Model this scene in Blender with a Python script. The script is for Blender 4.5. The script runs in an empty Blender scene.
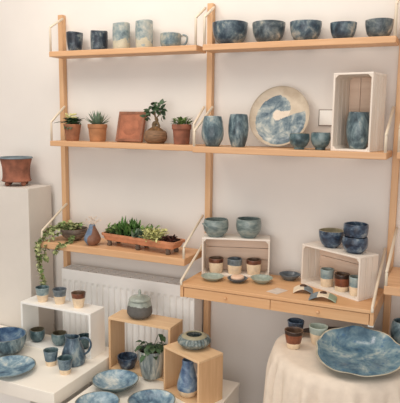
import bpy, bmesh, math, random
from mathutils import Vector, Matrix
PI = math.pi
scene = bpy.context.scene
C = bpy.context.collection
sin, cos = math.sin, math.cos

# ------------------------------------------------------------------ materials
def srgb(r, g, b):
    def f(c):
        c /= 255.0
        return c/12.92 if c <= .04045 else ((c+.055)/1.055)**2.4
    return (f(r), f(g), f(b), 1)

class NT:
    def __init__(s, name):
        s.m = bpy.data.materials.new(name); s.m.use_nodes = True
        s.t = s.m.node_tree; s.n = s.t.nodes; s.l = s.t.links
        s.b = s.n['Principled BSDF']
    def add(s, typ, **kw):
        n = s.n.new(typ)
        for k, v in kw.items():
            setattr(n, k, v)
        return n
    def link(s, a, b): s.l.new(a, b)
    def inp(s, node, i, v):
        if hasattr(v, 'links'): s.l.new(v, node.inputs[i])
        else: node.inputs[i].default_value = v
    def math(s, op, a, b=0.0):
        n = s.add('ShaderNodeMath', operation=op); s.inp(n, 0, a); s.inp(n, 1, b); return n.outputs[0]
    def coords(s, scale=(1, 1, 1), rnd=True):
        tc = s.add('ShaderNodeTexCoord')
        out = tc.outputs['Object']
        if rnd:
            oi = s.add('ShaderNodeObjectInfo')
            vm = s.add('ShaderNodeVectorMath', operation='SCALE'); vm.inputs[0].default_value = (7.3, 3.1, 5.7)
            s.link(oi.outputs['Random'], vm.inputs['Scale'])
            ad = s.add('ShaderNodeVectorMath', operation='ADD')
            s.link(out, ad.inputs[0]); s.link(vm.outputs[0], ad.inputs[1]); o2 = ad.outputs[0]
        else: o2 = out
        mp = s.add('ShaderNodeMapping'); mp.inputs['Scale'].default_value = scale
        s.link(o2, mp.inputs['Vector'])
        return out, mp.outputs[0]
    def noise(s, vec, scale, detail=5, rough=.55, dist=0.0):
        n = s.add('ShaderNodeTexNoise'); s.link(vec, n.inputs['Vector'])
        n.inputs['Scale'].default_value = scale; n.inputs['Detail'].default_value = detail
        n.inputs['Roughness'].default_value = rough; n.inputs['Distortion'].default_value = dist
        return n.outputs[0]
    def ramp(s, fac, stops):
        r = s.add('ShaderNodeValToRGB'); e = r.color_ramp.elements
        while len(e) < len(stops): e.new(.5)
        for el, (p, c) in zip(e, stops): el.position = p; el.color = c if len(c) == 4 else srgb(*c)
        s.link(fac, r.inputs[0]); return r.outputs[0]
    def mix(s, fac, a, b):
        n = s.add('ShaderNodeMix', data_type='RGBA')
        s.inp(n, 0, fac); s.inp(n, 6, a); s.inp(n, 7, b); return n.outputs[2]
    def bump(s, h, strength=.2, dist=.002):
        n = s.add('ShaderNodeBump'); n.inputs['Strength'].default_value = strength; n.inputs['Distance'].default_value = dist
        s.link(h, n.inputs['Height']); s.link(n.outputs[0], s.b.inputs['Normal'])

def plain(name, col, rough=.6, var=.06, scale=14, bump=.05, stretch=(1, 1, 1)):
    t = NT(name); _, v = t.coords(stretch)
    n = t.noise(v, scale, 4)
    lo = tuple(max(0, c*(1-var)) for c in col); hi = tuple(min(255, c*(1+var)) for c in col)
    t.link(t.ramp(n, [(.3, lo), (.7, hi)]), t.b.inputs['Base Color'])
    t.b.inputs['Roughness'].default_value = rough
    if bump: t.bump(n, bump, .003)
    return t.m

def wood(name, c1, c2, axis='x', rough=.5, scale=10):
    st = {'x': (.12, 2.2, 2.2), 'y': (2.2, .12, 2.2), 'z': (2.2, 2.2, .12)}[axis]
    t = NT(name); _, v = t.coords(st)
    n = t.noise(v, scale*2.2, 6, .6, .6); n2 = t.noise(v, scale*9, 3, .5)
    col = t.ramp(n, [(.3, c1), (.55, tuple((a+b)/2 for a, b in zip(c1, c2))), (.72, c2)])
    col = t.mix(.18, col, t.ramp(n2, [(.35, c1), (.65, c2)]))
    t.link(col, t.b.inputs['Base Color']); t.b.inputs['Roughness'].default_value = rough
    t.bump(n2, .06, .002)
    return t.m

def glaze(name, stops, scale=22, split=None, clay=(214, 190, 160), amp=.012, dist=1.2, rough=.28,
          stretch=(1, 1, 1), speck=None, edge=None, desat=.3):
    t = NT(name); raw, v = t.coords(stretch)
    na = t.noise(v, scale*1.05, 7, .62, dist*.35); nb = t.noise(v, scale*3.6, 4, .6, .3)
    n = t.math('ADD', t.math('MULTIPLY', na, .74), t.math('MULTIPLY', nb, .26))
    def ds(c, k=desat):
        l = .3*c[0]+.59*c[1]+.11*c[2]
        return tuple(q*(1-k)+l*k for q in c)
    stops = [(.5+(p-.5)*.55, ds(c)) for p, c in stops]
    col = t.ramp(n, stops)
    if speck:
        n2 = t.noise(v, scale*7, 3, .6)
        col = t.mix(t.ramp(n2, [(.55, (0, 0, 0, 1)), (.7, (.7, .7, .7, 1))]), col, srgb(*speck))
    rgh = rough
    if split is not None:
        sp = t.add('ShaderNodeSeparateXYZ'); t.link(raw, sp.inputs[0])
        n3 = t.noise(v, scale*1.4, 2)
        h = t.math('ADD', sp.outputs[2], t.math('MULTIPLY', t.math('SUBTRACT', n3, .5), amp*2))
        f = t.math('GREATER_THAN', h, split)
        n4 = t.noise(v, 60, 3)
        cl = t.ramp(n4, [(.3, tuple(c*.93 for c in clay)), (.7, tuple(min(255, c*1.04) for c in clay))])
        if edge:
            f2 = t.math('LESS_THAN', t.math('ABSOLUTE', t.math('SUBTRACT', h, edge[1])), edge[2])
            col = t.mix(f2, col, srgb(*edge[0]))
        col = t.mix(f, cl, col)
        r = t.add('ShaderNodeMapRange'); t.link(f, r.inputs[0]); r.inputs[3].default_value = .8; r.inputs[4].default_value = rough
        t.link(r.outputs[0], t.b.inputs['Roughness'])
    else: t.b.inputs['Roughness'].default_value = rgh
    t.link(col, t.b.inputs['Base Color'])
    t.bump(n, .08, .003)
    return t.m

M = {}
M['oak'] = wood('oak_wood', (206, 158, 114), (226, 184, 142), 'x')
M['oakz'] = wood('oak_upright_wood', (206, 160, 116), (226, 186, 144), 'z')
M['oakd'] = wood('desk_oak_wood', (210, 160, 112), (230, 186, 140), 'x')
M['box'] = wood('pale_oak_wood', (220, 182, 138), (238, 206, 166), 'x')
M['boxz'] = wood('pale_oak_side_wood', (208, 166, 122), (230, 192, 150), 'z')
M['washx'] = wood('whitewashed_wood', (230, 218, 204), (248, 242, 234), 'x', .75)
M['washz'] = wood('whitewashed_upright_wood', (222, 208, 192), (244, 236, 226), 'z', .75)
M['rawcr'] = wood('whitewashed_back_board', (214, 186, 164), (234, 210, 190), 'x', .75)
M['dark'] = wood('dark_brown_wood', (58, 36, 24), (86, 56, 38), 'x', .45)
M['wire'] = plain('cream_wire', (230, 216, 194), .4, .02, bump=0)
M['wall'] = plain('white_wall_paint', (231, 225, 218), .9, .012, 3, .02)
M['floor'] = wood('brown_floor_boards', (104, 74, 54), (138, 100, 74), 'x', .4, 3)
M['white'] = plain('white_paint', (248, 246, 240), .6, .015, 6, .02)
M['pedestal'] = plain('pedestal_paint', (220, 213, 204), .7, .015, 6, .02)
M['cream'] = plain('cream_painted_board', (250, 244, 232), .6, .01, 6, .02)
M['rad'] = plain('radiator_enamel', (245, 243, 239), .4, .01, 6, 0)
M['raddark'] = plain('radiator_inside', (120, 108, 100), .7, .05, 6, 0)
M['terra'] = plain('terracotta_clay', (150, 100, 72), .85, .13, 30, .15)
M['terra2'] = plain('weathered_terracotta', (138, 88, 68), .85, .2, 22, .2)
M['terra3'] = plain('orange_terracotta', (172, 120, 82), .85, .1, 26, .15)
M['terraL'] = plain('light_terracotta', (194, 132, 96), .85, .12, 26, .15)
M['plaque'] = plain('plaque_clay', (160, 102, 76), .85, .14, 26, .15)
M['plaqueb'] = plain('plaque_border_clay', (142, 96, 74), .85, .16, 26, .15)
M['footclay'] = plain('dark_foot_clay', (98, 82, 70), .85, .15, 40, .1)
M['soil'] = plain('potting_soil', (62, 44, 32), .95, .4, 90, .6)
M['moss'] = plain('brown_moss', (104, 74, 44), .95, .3, 70, .7)
M['brownpot'] = plain('brown_stoneware', (126, 96, 70), .7, .2, 34, .2, (1, 1, 5))
M['leafd'] = plain('dark_green_leaf', (54, 78, 50), .5, .3, 40, .05)
M['leafm'] = plain('mid_green_leaf', (108, 134, 76), .55, .25, 40, .05)
M['leafg'] = plain('bright_green_leaf', (84, 122, 60), .55, .25, 40, .05)
M['leafgrey'] = plain('grey_green_leaf', (112, 132, 110), .6, .2, 40, .05)
M['leafy'] = plain('variegated_leaf', (192, 192, 130), .6, .25, 90, .05)
M['leafred'] = plain('dark_red_leaf', (74, 40, 34), .5, .3, 40, .05)
M['ivy'] = plain('ivy_leaf', (160, 166, 116), .6, .3, 60, .05)
M['flower'] = plain('pale_yellow_flower', (226, 220, 150), .6, .12, 50, 0)
M['dried'] = plain('dried_white_flower', (226, 208, 190), .8, .1, 50, 0)
M['stem'] = plain('brown_stem', (104, 84, 58), .8, .2, 40, .1)
M['linen'] = plain('linen_cloth', (228, 213, 195), .9, .02, 40, .08)
M['card'] = plain('pale_card', (214, 200, 186), .8, .05, 60, 0)
M['soap'] = plain('pale_pink_soap', (232, 196, 168), .6, .05, 30, .05)
M['outline'] = plain('grey_plastic_edge', (150, 138, 128), .5, .02, bump=0)
M['slategl'] = plain('slate_blue_glaze', (120, 134, 142), .5, .08, 30, .05)
M['creamgl'] = plain('cream_glaze', (238, 222, 196), .5, .03, 30, .05)
M['greengl'] = plain('sage_glaze', (150, 168, 146), .5, .06, 30, .05)
M['collar'] = plain('pale_olive_glaze', (160, 154, 128), .5, .06, 30, .05)
M['rimgrey'] = plain('greenish_glaze_rim', (132, 134, 122), .4, .12, 30, 0)
M['rimcream'] = plain('cream_glaze_rim', (190, 182, 160), .35, .15, 30, 0)
M['knot'] = plain('dark_brown_clay', (78, 52, 38), .7, .2, 60, .2)
M['steel'] = plain('white_bracket', (228, 224, 216), .4, .02, bump=0)

NAVY, INK, BLUE, SKY, PALE = (38, 50, 68), (30, 38, 50), (64, 98, 136), (112, 150, 178), (170, 186, 190)
TEAL, GREY, CREAM = (78, 108, 118), (106, 120, 122), (206, 196, 176)
G = {}
G['ink'] = glaze('dark_ink_glaze', [(.3, INK), (.45, NAVY), (.58, (66, 84, 98)), (.72, (120, 130, 130))], 20)
G['pale'] = glaze('pale_blue_grey_glaze', [(.3, (86, 112, 122)), (.45, (124, 148, 152)), (.6, (160, 172, 166)), (.75, (196, 192, 174))], 18, .034, (196, 190, 168), .075)
G['cup'] = glaze('blue_cream_cup_glaze', [(.32, (62, 92, 112)), (.47, (104, 132, 140)), (.6, (152, 160, 150)), (.75, (192, 180, 152))], 16)
G['bowl'] = glaze('blue_bowl_glaze', [(.28, (32, 44, 58)), (.45, (54, 78, 98)), (.58, (92, 118, 130)), (.76, (176, 174, 160))], 15)
G['bowlg'] = glaze('grey_blue_bowl_glaze', [(.3, (46, 60, 70)), (.45, (82, 100, 108)), (.58, (128, 136, 132)), (.72, (200, 188, 166))], 15)
G['vase'] = glaze('teal_blue_vase_glaze', [(.28, (44, 64, 76)), (.45, (74, 102, 114)), (.58, (110, 138, 146)), (.76, (172, 178, 168))], 18, dist=2.0, stretch=(1, 1, .6))
G['teal'] = glaze('teal_bowl_glaze', [(.3, (46, 74, 82)), (.5, (74, 108, 116)), (.7, (118, 144, 146))], 20)
G['sage'] = glaze('sage_green_grey_glaze', [(.3, (92, 114, 114)), (.5, (122, 142, 138)), (.7, (150, 164, 154))], 16, stretch=(1, 1, 3))
G['celadon'] = glaze('celadon_glaze', [(.3, (140, 158, 142)), (.5, (160, 176, 158)), (.7, (178, 190, 170))], 20)
G['slate'] = glaze('slate_dish_glaze', [(.3, (64, 76, 86)), (.5, (84, 98, 110)), (.7, (108, 122, 130))], 20)
G['deep'] = glaze('deep_blue_glaze', [(.28, (28, 36, 54)), (.45, (46, 66, 94)), (.58, (70, 96, 124)), (.75, (136, 150, 156))], 24)
G['bright'] = glaze('bright_blue_glaze', [(.22, (46, 80, 114)), (.40, (92, 136, 166)), (.56, (144, 180, 196)), (.74, (214, 220, 212))], 13, dist=2)
G['brightin'] = glaze('bright_blue_bowl_inside', [(.28, (34, 62, 104)), (.43, (62, 102, 150)), (.58, (98, 140, 178)), (.75, (160, 186, 198))], 10, dist=2)
G['platter'] = glaze('sea_blue_platter_glaze', [(.2, (44, 78, 112)), (.40, (82, 126, 152)), (.56, (116, 156, 172)), (.68, (164, 188, 188)), (.82, (218, 212, 190))], 9, dist=2.5, rough=.15, speck=(70, 110, 150))
G['olive'] = glaze('olive_inside_glaze', [(.3, (140, 128, 92)), (.6, (176, 162, 122))], 20)
G['brownin'] = glaze('brown_green_inside_glaze', [(.3, (92, 76, 50)), (.6, (120, 112, 84))], 20)
G['jar'] = glaze('dark_grey_jar_glaze', [(.3, (134, 146, 134)), (.6, (162, 172, 158))], 24, .057, (100, 98, 94), .014)
G['lid'] = glaze('grey_green_lid_glaze', [(.3, (134, 146, 134)), (.6, (166, 176, 160))], 20)
G['ribbed'] = glaze('teal_ribbed_glaze', [(.3, (70, 88, 90)), (.5, (104, 124, 124)), (.7, (160, 164, 150))], 40)
G['streak'] = glaze('streaked_grey_glaze', [(.3, (92, 106, 108)), (.45, (128, 142, 142)), (.58, (168, 172, 160)), (.75, (206, 196, 172))], 26, dist=1.0, stretch=(1.6, 1.6, .22))
G['bvase'] = glaze('blue_vase_glaze', [(.3, (52, 84, 132)), (.45, (84, 120, 162)), (.6, (124, 156, 184)), (.75, (172, 184, 186))], 16, .028, (226, 202, 168), .01, 2)
G['jug'] = glaze('blue_jug_glaze', [(.28, (36, 56, 76)), (.45, (60, 90, 114)), (.6, (102, 132, 148)), (.75, (156, 172, 170))], 16, dist=1.5, stretch=(1, 1, .5))
def dip(name, stops, split, clay=(232, 208, 176), **k):
    return glaze(name, stops, 24, split, clay, .003, **k)
BR = [(.3, (72, 34, 22)), (.5, (120, 58, 34)), (.7, (150, 78, 46))]
SL = [(.3, (84, 96, 104)), (.5, (108, 122, 128)), (.7, (136, 148, 150))]
TL = [(.3, (104, 132, 138)), (.5, (130, 156, 158)), (.7, (158, 178, 174))]
BL = [(.3, (54, 82, 104)), (.5, (86, 116, 134)), (.7, (124, 148, 156))]
G['dipbrown'] = dip('dipped_brown_cup_glaze', BR, .046)
G['dipslate'] = dip('dipped_slate_cup_glaze', SL, .038)
G['dipteal'] = dip('dipped_teal_cup_glaze', TL, .034)
G['dipblue'] = dip('dipped_blue_cup_glaze', BL, .022)
G['dipbrown2'] = dip('brown_black_banded_cup_glaze', [(.3, (124, 54, 26)), (.6, (156, 74, 36))], .02, edge=((52, 34, 26), .062, .010))
G['dipcel'] = dip('dipped_celadon_cup_glaze', [(.3, (142, 162, 152)), (.6, (168, 184, 170))], .04)
G['inbrown'] = glaze('brown_cup_inside', [(.3, (84, 56, 40)), (.6, (128, 94, 66))], 20)
def two_tone(name, a, b):
    t = NT(name); raw, v = t.coords()
    sp = t.add('ShaderNodeSeparateXYZ'); t.link(raw, sp.inputs[0]); n = t.noise(v, 30, 5, .6)
    h = t.math('ADD', t.math('ADD', sp.outputs[0], t.math('MULTIPLY', sp.outputs[2], -.25)), t.math('MULTIPLY', t.math('SUBTRACT', n, .5), .05))
    f = t.math('GREATER_THAN', h, -.008)
    ca = t.ramp(n, [(.35, a[0]), (.65, a[1])]); cb = t.ramp(n, [(.35, b[0]), (.65, b[1])])
    t.link(t.mix(f, ca, cb), t.b.inputs['Base Color']); t.b.inputs['Roughness'].default_value = .55
    return t.m
G['dvase'] = two_tone('blue_brown_bottle_glaze', ((92, 112, 138), (128, 144, 162)), ((112, 76, 58), (144, 102, 80)))
G['ivybowl'] = glaze('dark_stoneware_bowl', [(.3, (78, 62, 52)), (.5, (108, 88, 74)), (.7, (140, 122, 104))], 18, rough=.5, stretch=(1, 1, 4))
G['wavecream'] = glaze('cream_plate_glaze', [(.3, (192, 168, 136)), (.7, (210, 190, 160))], 14, rough=.35)
G['wavecentre'] = glaze('peach_plate_glaze', [(.3, (220, 196, 168)), (.7, (230, 210, 186))], 14, rough=.35)
G['waveblue'] = glaze('blue_wave_glaze', [(.28, (54, 82, 106)), (.42, (88, 116, 132)), (.56, (132, 152, 158)), (.74, (196, 198, 184))], 14, dist=2, rough=.3)

# ------------------------------------------------------------------ helpers
def link_obj(name, bm, mats, parent=None, loc=(0, 0, 0), rot=(0, 0, 0), smooth=False):
    me = bpy.data.meshes.new(name)
    bmesh.ops.recalc_face_normals(bm, faces=bm.faces)
    bm.to_mesh(me); bm.free()
    if not isinstance(mats, (list, tuple)): mats = [mats]
    for m in mats: me.materials.append(m)
    if smooth:
        for p in me.polygons: p.use_smooth = True
    o = bpy.data.objects.new(name, me); C.objects.link(o)
    o.parent = parent; o.location = loc; o.rotation_euler = rot
    return o

def tag(o, label, cat, group=None, kind=None):
    o['label'] = label; o['category'] = cat
    if group: o['group'] = group
    if kind: o['kind'] = kind
    return o

def thing(name, label, cat, loc=(0, 0, 0), rz=0, group=None):
    o = bpy.data.objects.new(name, None); C.objects.link(o); o.empty_display_size = .05
    o.location = loc; o.rotation_euler = (0, 0, rz)
    return tag(o, label, cat, group)

def box(bm, x0, x1, y0, y1, z0, z1, bev=.0015, mat=0, mtx=None):
    r = bmesh.ops.create_cube(bm, size=1)
    vs = r['verts']
    for v in vs:
        v.co = Vector(((x0+x1)/2+v.co.x*(x1-x0), (y0+y1)/2+v.co.y*(y1-y0), (z0+z1)/2+v.co.z*(z1-z0)))
        if mtx: v.co = mtx @ v.co
    fs = list({f for v in vs for f in v.link_faces})
    for f in fs: f.material_index = mat
    if bev:
        es = list({e for v in vs for e in v.link_edges})
        bmesh.ops.bevel(bm, geom=es, offset=bev, segments=2, affect='EDGES', profile=.5)

def bx(name, dims, mat, parent=None, bev=.0015, loc=(0, 0, 0), rot=(0, 0, 0)):
    bm = bmesh.new(); box(bm, *dims, bev=bev)
    return link_obj(name, bm, mat, parent, loc, rot)

def tube(bm, pts, rad, seg=8, mat=0, caps=True):
    pts = [Vector(p) for p in pts]; n = len(pts); rings = []
    rads = rad if isinstance(rad, (list, tuple)) else [rad]*n
    up = Vector((0.13, .21, .97)).normalized()
    for i, p in enumerate(pts):
        t = (pts[min(i+1, n-1)]-pts[max(i-1, 0)]).normalized()
        a = t.cross(up)
        if a.length < .05: a = t.cross(Vector((1, 0, 0)))
        a.normalize(); b = t.cross(a)
        rings.append([bm.verts.new(p+(a*cos(2*PI*k/seg)+b*sin(2*PI*k/seg))*rads[i]) for k in range(seg)])
    for i in range(n-1):
        for k in range(seg):
            f = bm.faces.new((rings[i][k], rings[i][(k+1) % seg], rings[i+1][(k+1) % seg], rings[i+1][k])); f.smooth = True; f.material_index = mat
    if caps:
        for r in (rings[0], rings[-1]): bm.faces.new(r).material_index = mat

def smooth_path(pts, n=6):
    P = [Vector(p) for p in pts]; out = []
    for i in range(len(P)-1):
        a, b, c, d = P[max(i-1, 0)], P[i], P[i+1], P[min(i+2, len(P)-1)]
        for k in range(n):
            t = k/n
            out.append(.5*((2*b)+(c-a)*t+(2*a-5*b+4*c-d)*t*t+(3*b-a-3*c+d)*t**3))
    out.append(P[-1]); return out

def interp(prof, n):
    out = smooth_path([(r, 0, z) for r, z in prof], n)
    return [(max(p.x, 0), p.z) for p in out]

def revolve(bm, prof, seg=40, mats=None, fn=None):
    """prof: list of (r,z); fn(theta, r, z) -> (r,z) deformation"""
    rings = []
    for (r, z) in prof:
        if r < 1e-5: rings.append([bm.verts.new((0, 0, z))]); continue
        ring = []
        for k in range(seg):
            th = 2*PI*k/seg; rr, zz = fn(th, r, z) if fn else (r, z)
            ring.append(bm.verts.new((rr*cos(th), rr*sin(th), zz)))
        rings.append(ring)
    for i in range(len(rings)-1):
        A, B = rings[i], rings[i+1]
        for k in range(seg):
            k2 = (k+1) % seg
            if len(A) == 1 and len(B) == 1: continue
            if len(A) == 1: f = bm.faces.new((A[0], B[k], B[k2]))
            elif len(B) == 1: f = bm.faces.new((A[k], A[k2], B[0]))
            else: f = bm.faces.new((A[k], A[k2], B[k2], B[k]))
            f.smooth = True
            if mats: f.material_index = mats[i]

def vessel_bm(R, H, shape, t=.004, seg=40, fn=None, rim=False):
    """hollow pot; shape: [(height fraction, radius fraction)] for the outside"""
    outer = interp([(R*r, H*h) for h, r in shape], 5)
    inner = []
    for r, z in reversed(outer):
        if z > t*1.3: inner.append((max(r-t, .0), z))
    inner[0] = (inner[0][0], H-.0004)
    fl = t*1.3
    prof = [(0, 0), (outer[0][0]*.6, 0.0)]+outer
    k = len(prof)-1
    prof += [(R*shape[-1][1]-t*.5, H+.0008)]+inner+[(inner[-1][0]*.6, fl), (0, fl)]
    mats = [0 if i < k else (2 if rim else 1) if i <= k+1 else 1 for i in range(len(prof)-1)]
    bm = bmesh.new(); revolve(bm, prof, seg, mats, fn)
    return bm

def wob(seed, a=.015, b=.006):
    r = random.Random(seed); p1, p2, p3 = (r.uniform(0, 6.28) for _ in range(3))
    def fn(th, rr, z):
        k = 1+a*sin(2*th+p1)+b*sin(3*th+p2)
        return rr*k, z*(1+b*sin(2*th+p3))
    return fn

def vessel(name, label, cat, loc, R, H, shape, mat, inner=None, group=None, seed=1, t=.004, wa=.012, rz=0, fn=None, seg=40, parent=None, rim=None):
    bm = vessel_bm(R, H, shape, t, seg, fn or wob(seed, wa, wa*.6), rim is not None)
    o = link_obj(name, bm, [mat, inner or mat]+([rim] if rim else []), parent, loc, (0, 0, rz))
    if label: tag(o, label, cat, group)
    return o

def handle_bm(pts, rad, flat=1.0):
    bm = bmesh.new(); tube(bm, smooth_path(pts, 6), rad, 10); return bm

def leaf(bm, base, d, L, Wd, curl=.25, up=Vector((0, 0, 1)), n=5, mat=0, fold=.25, tip=1.0):
    d = Vector(d).normalized(); base = Vector(base)
    s = d.cross(up)
    if s.length < .05: s = d.cross(Vector((1, 0, 0)))
    s.normalize(); nrm = s.cross(d).normalized()
    prev = None
    for i in range(n+1):
        t = i/n
        p = base+d*(L*t*(1-.15*abs(curl)*t))-nrm*(curl*L*t*t)
        w = Wd*.5*(sin(PI*min(1, (t**.75)*.97+.03)))*tip if i < n else 0
        if i == 0: w = Wd*.06
        c = bm.verts.new(p); a = bm.verts.new(p+s*w+nrm*w*fold); b = bm.verts.new(p-s*w+nrm*w*fold)
        cur = (a, c, b)
        if prev:
            for q in (0, 1):
                f = bm.faces.new((prev[q], prev[q+1], cur[q+1], cur[q])); f.smooth = True; f.material_index = mat
        prev = cur

def blob(bm, c, r, seg=8, mat=0, sq=(1, 1, 1)):
    q = bmesh.ops.create_icosphere(bm, subdivisions=1 if seg < 9 else 2, radius=r)
    for v in q['verts']:
        v.co = Vector((v.co.x*sq[0], v.co.y*sq[1], v.co.z*sq[2]))+Vector(c)
        for f in v.link_faces: f.smooth = True; f.material_index = mat

def copy_tree(o, loc, rz=None, label=None, group=None):
    c = o.copy(); C.objects.link(c); c.location = loc
    if rz is not None: c.rotation_euler = (0, 0, rz)
    if label: c['label'] = label
    if group: c['group'] = group
    for ch in list(o.children):
        d = ch.copy(); C.objects.link(d); d.parent = c
        for g in list(ch.children):
            e = g.copy(); C.objects.link(e); e.parent = d
    return c

# ------------------------------------------------------------------ the setting
def struct(name, bm, m):
    o = link_obj(name, bm, m); o['kind'] = 'structure'; return o
bm = bmesh.new(); box(bm, -2.2, 3.2, 0, .12, -.05, 2.75, 0); struct('wall_back', bm, M['wall'])
bm = bmesh.new(); box(bm, -2.2, 3.2, -4.2, 0, -.05, 0, 0); struct('floor', bm, M['floor'])
bm = bmesh.new(); box(bm, -2.2, 3.2, -.014, 0, 0, .08, .002); struct('baseboard_back', bm, M['white'])

# ------------------------------------------------------------------ shelving system
W = .8
S1, S2, S3, DK = 1.7285, 1.307, .827, .75
for i, (x, lab) in enumerate(((0, 'tall oak upright post on the wall at the left end of the shelves'),
                              (W, 'tall oak upright post on the wall in the middle between both shelf columns'),
                              (2*W, 'tall oak upright post on the wall at the right end beside the desk'))):
    o = tag(bx('shelf_upright', (-.013, .013, -.032, -.002, .0, 1.915), M['oakz'], None, .002, (x, 0, 0)), lab, 'post', 'oak shelf uprights')

def bracket_bm(pts, r=.0056):
    bm = bmesh.new(); P = []
    pts = [Vector(p) for p in pts]
    for i, p in enumerate(pts):
        if 0 < i < len(pts)-1:
            a = (pts[i-1]-p).normalized(); b = (pts[i+1]-p).normalized()
            for t in (.012, .005):
                P.append(p+a*t)
            P.append(p+(a+b)*.002)
            for t in (.005, .012): P.append(p+b*t)
        else: P.append(p)
    tube(bm, P, r, 8); return bm

def shelf(label, x0, z, d, th, up, hb, group, width=W):
    e = .014; w = width-2*e
    t = thing('wall_shelf', label, 'shelf', (x0+e, 0, z), 0, group)
    bm = bmesh.new(); box(bm, 0, w, -d, -.034, -th, 0, .0025); link_obj('shelf_board', bm, M['oak'], t)
    for xx in (.006, w-.006):
        pts = [(xx, -.036, up), (xx, -d+.006, hb), (xx, -d+.006, -.002)]
        link_obj('wire_bracket', bracket_bm(pts), M['wire'], t)
    return t
g = 'oak wall shelves'
shelf('top left oak shelf holding tumblers and one handled cup', 0, S1, .138, .025, .166, .112, g)
shelf('top right oak shelf holding five blue bowls', W, S1, .138, .025, .166, .112, g)
shelf('middle left oak shelf holding small potted plants', 0, S2, .148, .025, .166, .090, g)
shelf('middle right oak shelf holding the wave plate and upright crate', W, S2, .228, .025, .166, .064, g)
shelf('low oak shelf above the radiator holding the long planter', 0, S3, .238, .032, .158, .05, g)
shelf('oak shelf cut by the right edge at bowl height beside the crate', 2*W, S2, .16, .025, .166, .09, g, .7)
shelf('low oak shelf at the right edge beside the desk', 2*W, .845, .33, .032, .158, .05, g, .7)
shelf('uppermost oak shelf cut by the right edge of the photo', 2*W, S1, .138, .025, .166, .112, g, .7)

# desk
t = thing('wall_desk', 'oak wall desk with two drawers holding crates and small dishes', 'desk', (W+.014, 0, DK))
dw = W-.028
bm = bmesh.new(); box(bm, 0, dw, -.334, -.034, -.014, 0, .002); link_obj('desk_top', bm, M['oakd'], t)
bm = bmesh.new()
box(bm, 0, .014, -.334, -.034, -.058, -.0142, .001); box(bm, dw-.014, dw, -.334, -.034, -.058, -.0142, .001)
box(bm, .0142, dw-.0142, -.05, -.034, -.058, -.0142, .001); box(bm, .0142, dw-.0142, -.30, -.05, -.058, -.050, .001)
link_obj('carcass', bm, M['oakd'], t)
for a, b in ((.0165, dw/2-.001), (dw/2+.001, dw-.0165)):
    bm = bmesh.new(); box(bm, a, b, -.331, -.315, -.057, -.0162, .001)
    d = link_obj('drawer', bm, M['oakd'], t)
    bm = bmesh.new(); revolve(bm, [(0, 0), (.006, 0), (.006, .006), (.0045, .009), (0, .0095)], 16)
    link_obj('knob', bm, M['oak'], d, ((a+b)/2, -.331, -.037), (PI/2, 0, 0))
for xx in (.006, dw-.006):
    link_obj('wire_bracket', bracket_bm([(xx, -.036, .166), (xx, -.336, .012), (xx, -.3365, -.006)]), M['wire'], t)
for xx in (.006, dw-.02):
    bm = bmesh.new(); box(bm, xx, xx+.02, -.325, -.305, -.066, -.0585, .001); link_obj('bracket_foot', bm, M['steel'], t)

# ------------------------------------------------------------------ radiator
t = thing('radiator', 'white fluted panel radiator below the left shelves', 'radiator', (.045, 0, 0))
RW, z0, z1 = .735, .08, .668
bm = bmesh.new()
pitch = .0334; xs = []
n = int(RW/pitch); m0 = (RW-n*pitch)/2
xs.append((0, 0)); xs.append((m0, 0))
for i in range(n):
    a = m0+i*pitch
    xs += [(a+.006, 0), (a+.011, 1), (a+.0224, 1), (a+.0274, 0)]
xs.append((RW, 0))
zs = [(z0, 0), (z0+.035, 0), (z0+.05, 1), (z1-.066, 1), (z1-.05, 0), (z1, 0)]
grid = [[bm.verts.new((x, -.12+.009*a*b, z)) for x, a in xs] for z, b in zs]
for j in range(len(zs)-1):
    for i in range(len(xs)-1):
        bm.faces.new((grid[j][i], grid[j][i+1], grid[j+1][i+1], grid[j+1][i]))
link_obj('front_panel', bm, M['rad'], t)
bm = bmesh.new(); box(bm, 0, RW, -.04, -.03, z0, z1-.01, .001); link_obj('rear_panel', bm, M['rad'], t)
for xx in (-.0015, RW+.0005):
    bm = bmesh.new(); box(bm, xx, xx+.001, -.121, -.028, z0, z1+.002, 0); link_obj('side_panel', bm, M['rad'], t)
bm = bmesh.new()
for y in (-.117, -.0975, -.078, -.0585, -.034):
    box(bm, 0, RW, y-.0025, y+.0025, z1-.006, z1+.002, 0)
for i in range(16):
    x = .0+i*(RW-.006)/15
    box(bm, x, x+.006, -.119, -.031, z1-.007, z1+.001, 0)
link_obj('top_grille', bm, M['rad'], t)
bm = bmesh.new()
for i in range(44):
    x = .01+i*(RW-.02)/43
    box(bm, x, x+.0012, -.108, -.044, z0+.04, z1-.02, 0)
link_obj('convector_fins', bm, M['raddark'], t)
for xx in (.05, RW-.05):
    bm = bmesh.new(); tube(bm, [(xx, -.075, z0+.04), (xx, -.075, .0)], .0075, 10); link_obj('pipe', bm, M['steel'], t)
for xx in (.1, RW-.13):
    bm = bmesh.new(); box(bm, xx, xx+.03, -.03, -.001, .3, .5, .001); link_obj('mounting_bracket', bm, M['steel'], t)

# ------------------------------------------------------------------ wall plate behind the crate
t = thing('switch_plate', 'small square white wall plate between the small bowls and upright crate', 'plate cover', (1.318, 0, 1.431))
bm = bmesh.new(); box(bm, -.034, .034, -.006, 0, -.034, .034, .0015); link_obj('edge_frame', bm, M['outline'], t)
bm = bmesh.new(); box(bm, -.030, .030, -.009, -.0062, -.030, .030, .001); link_obj('cover', bm, M['white'], t)

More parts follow.
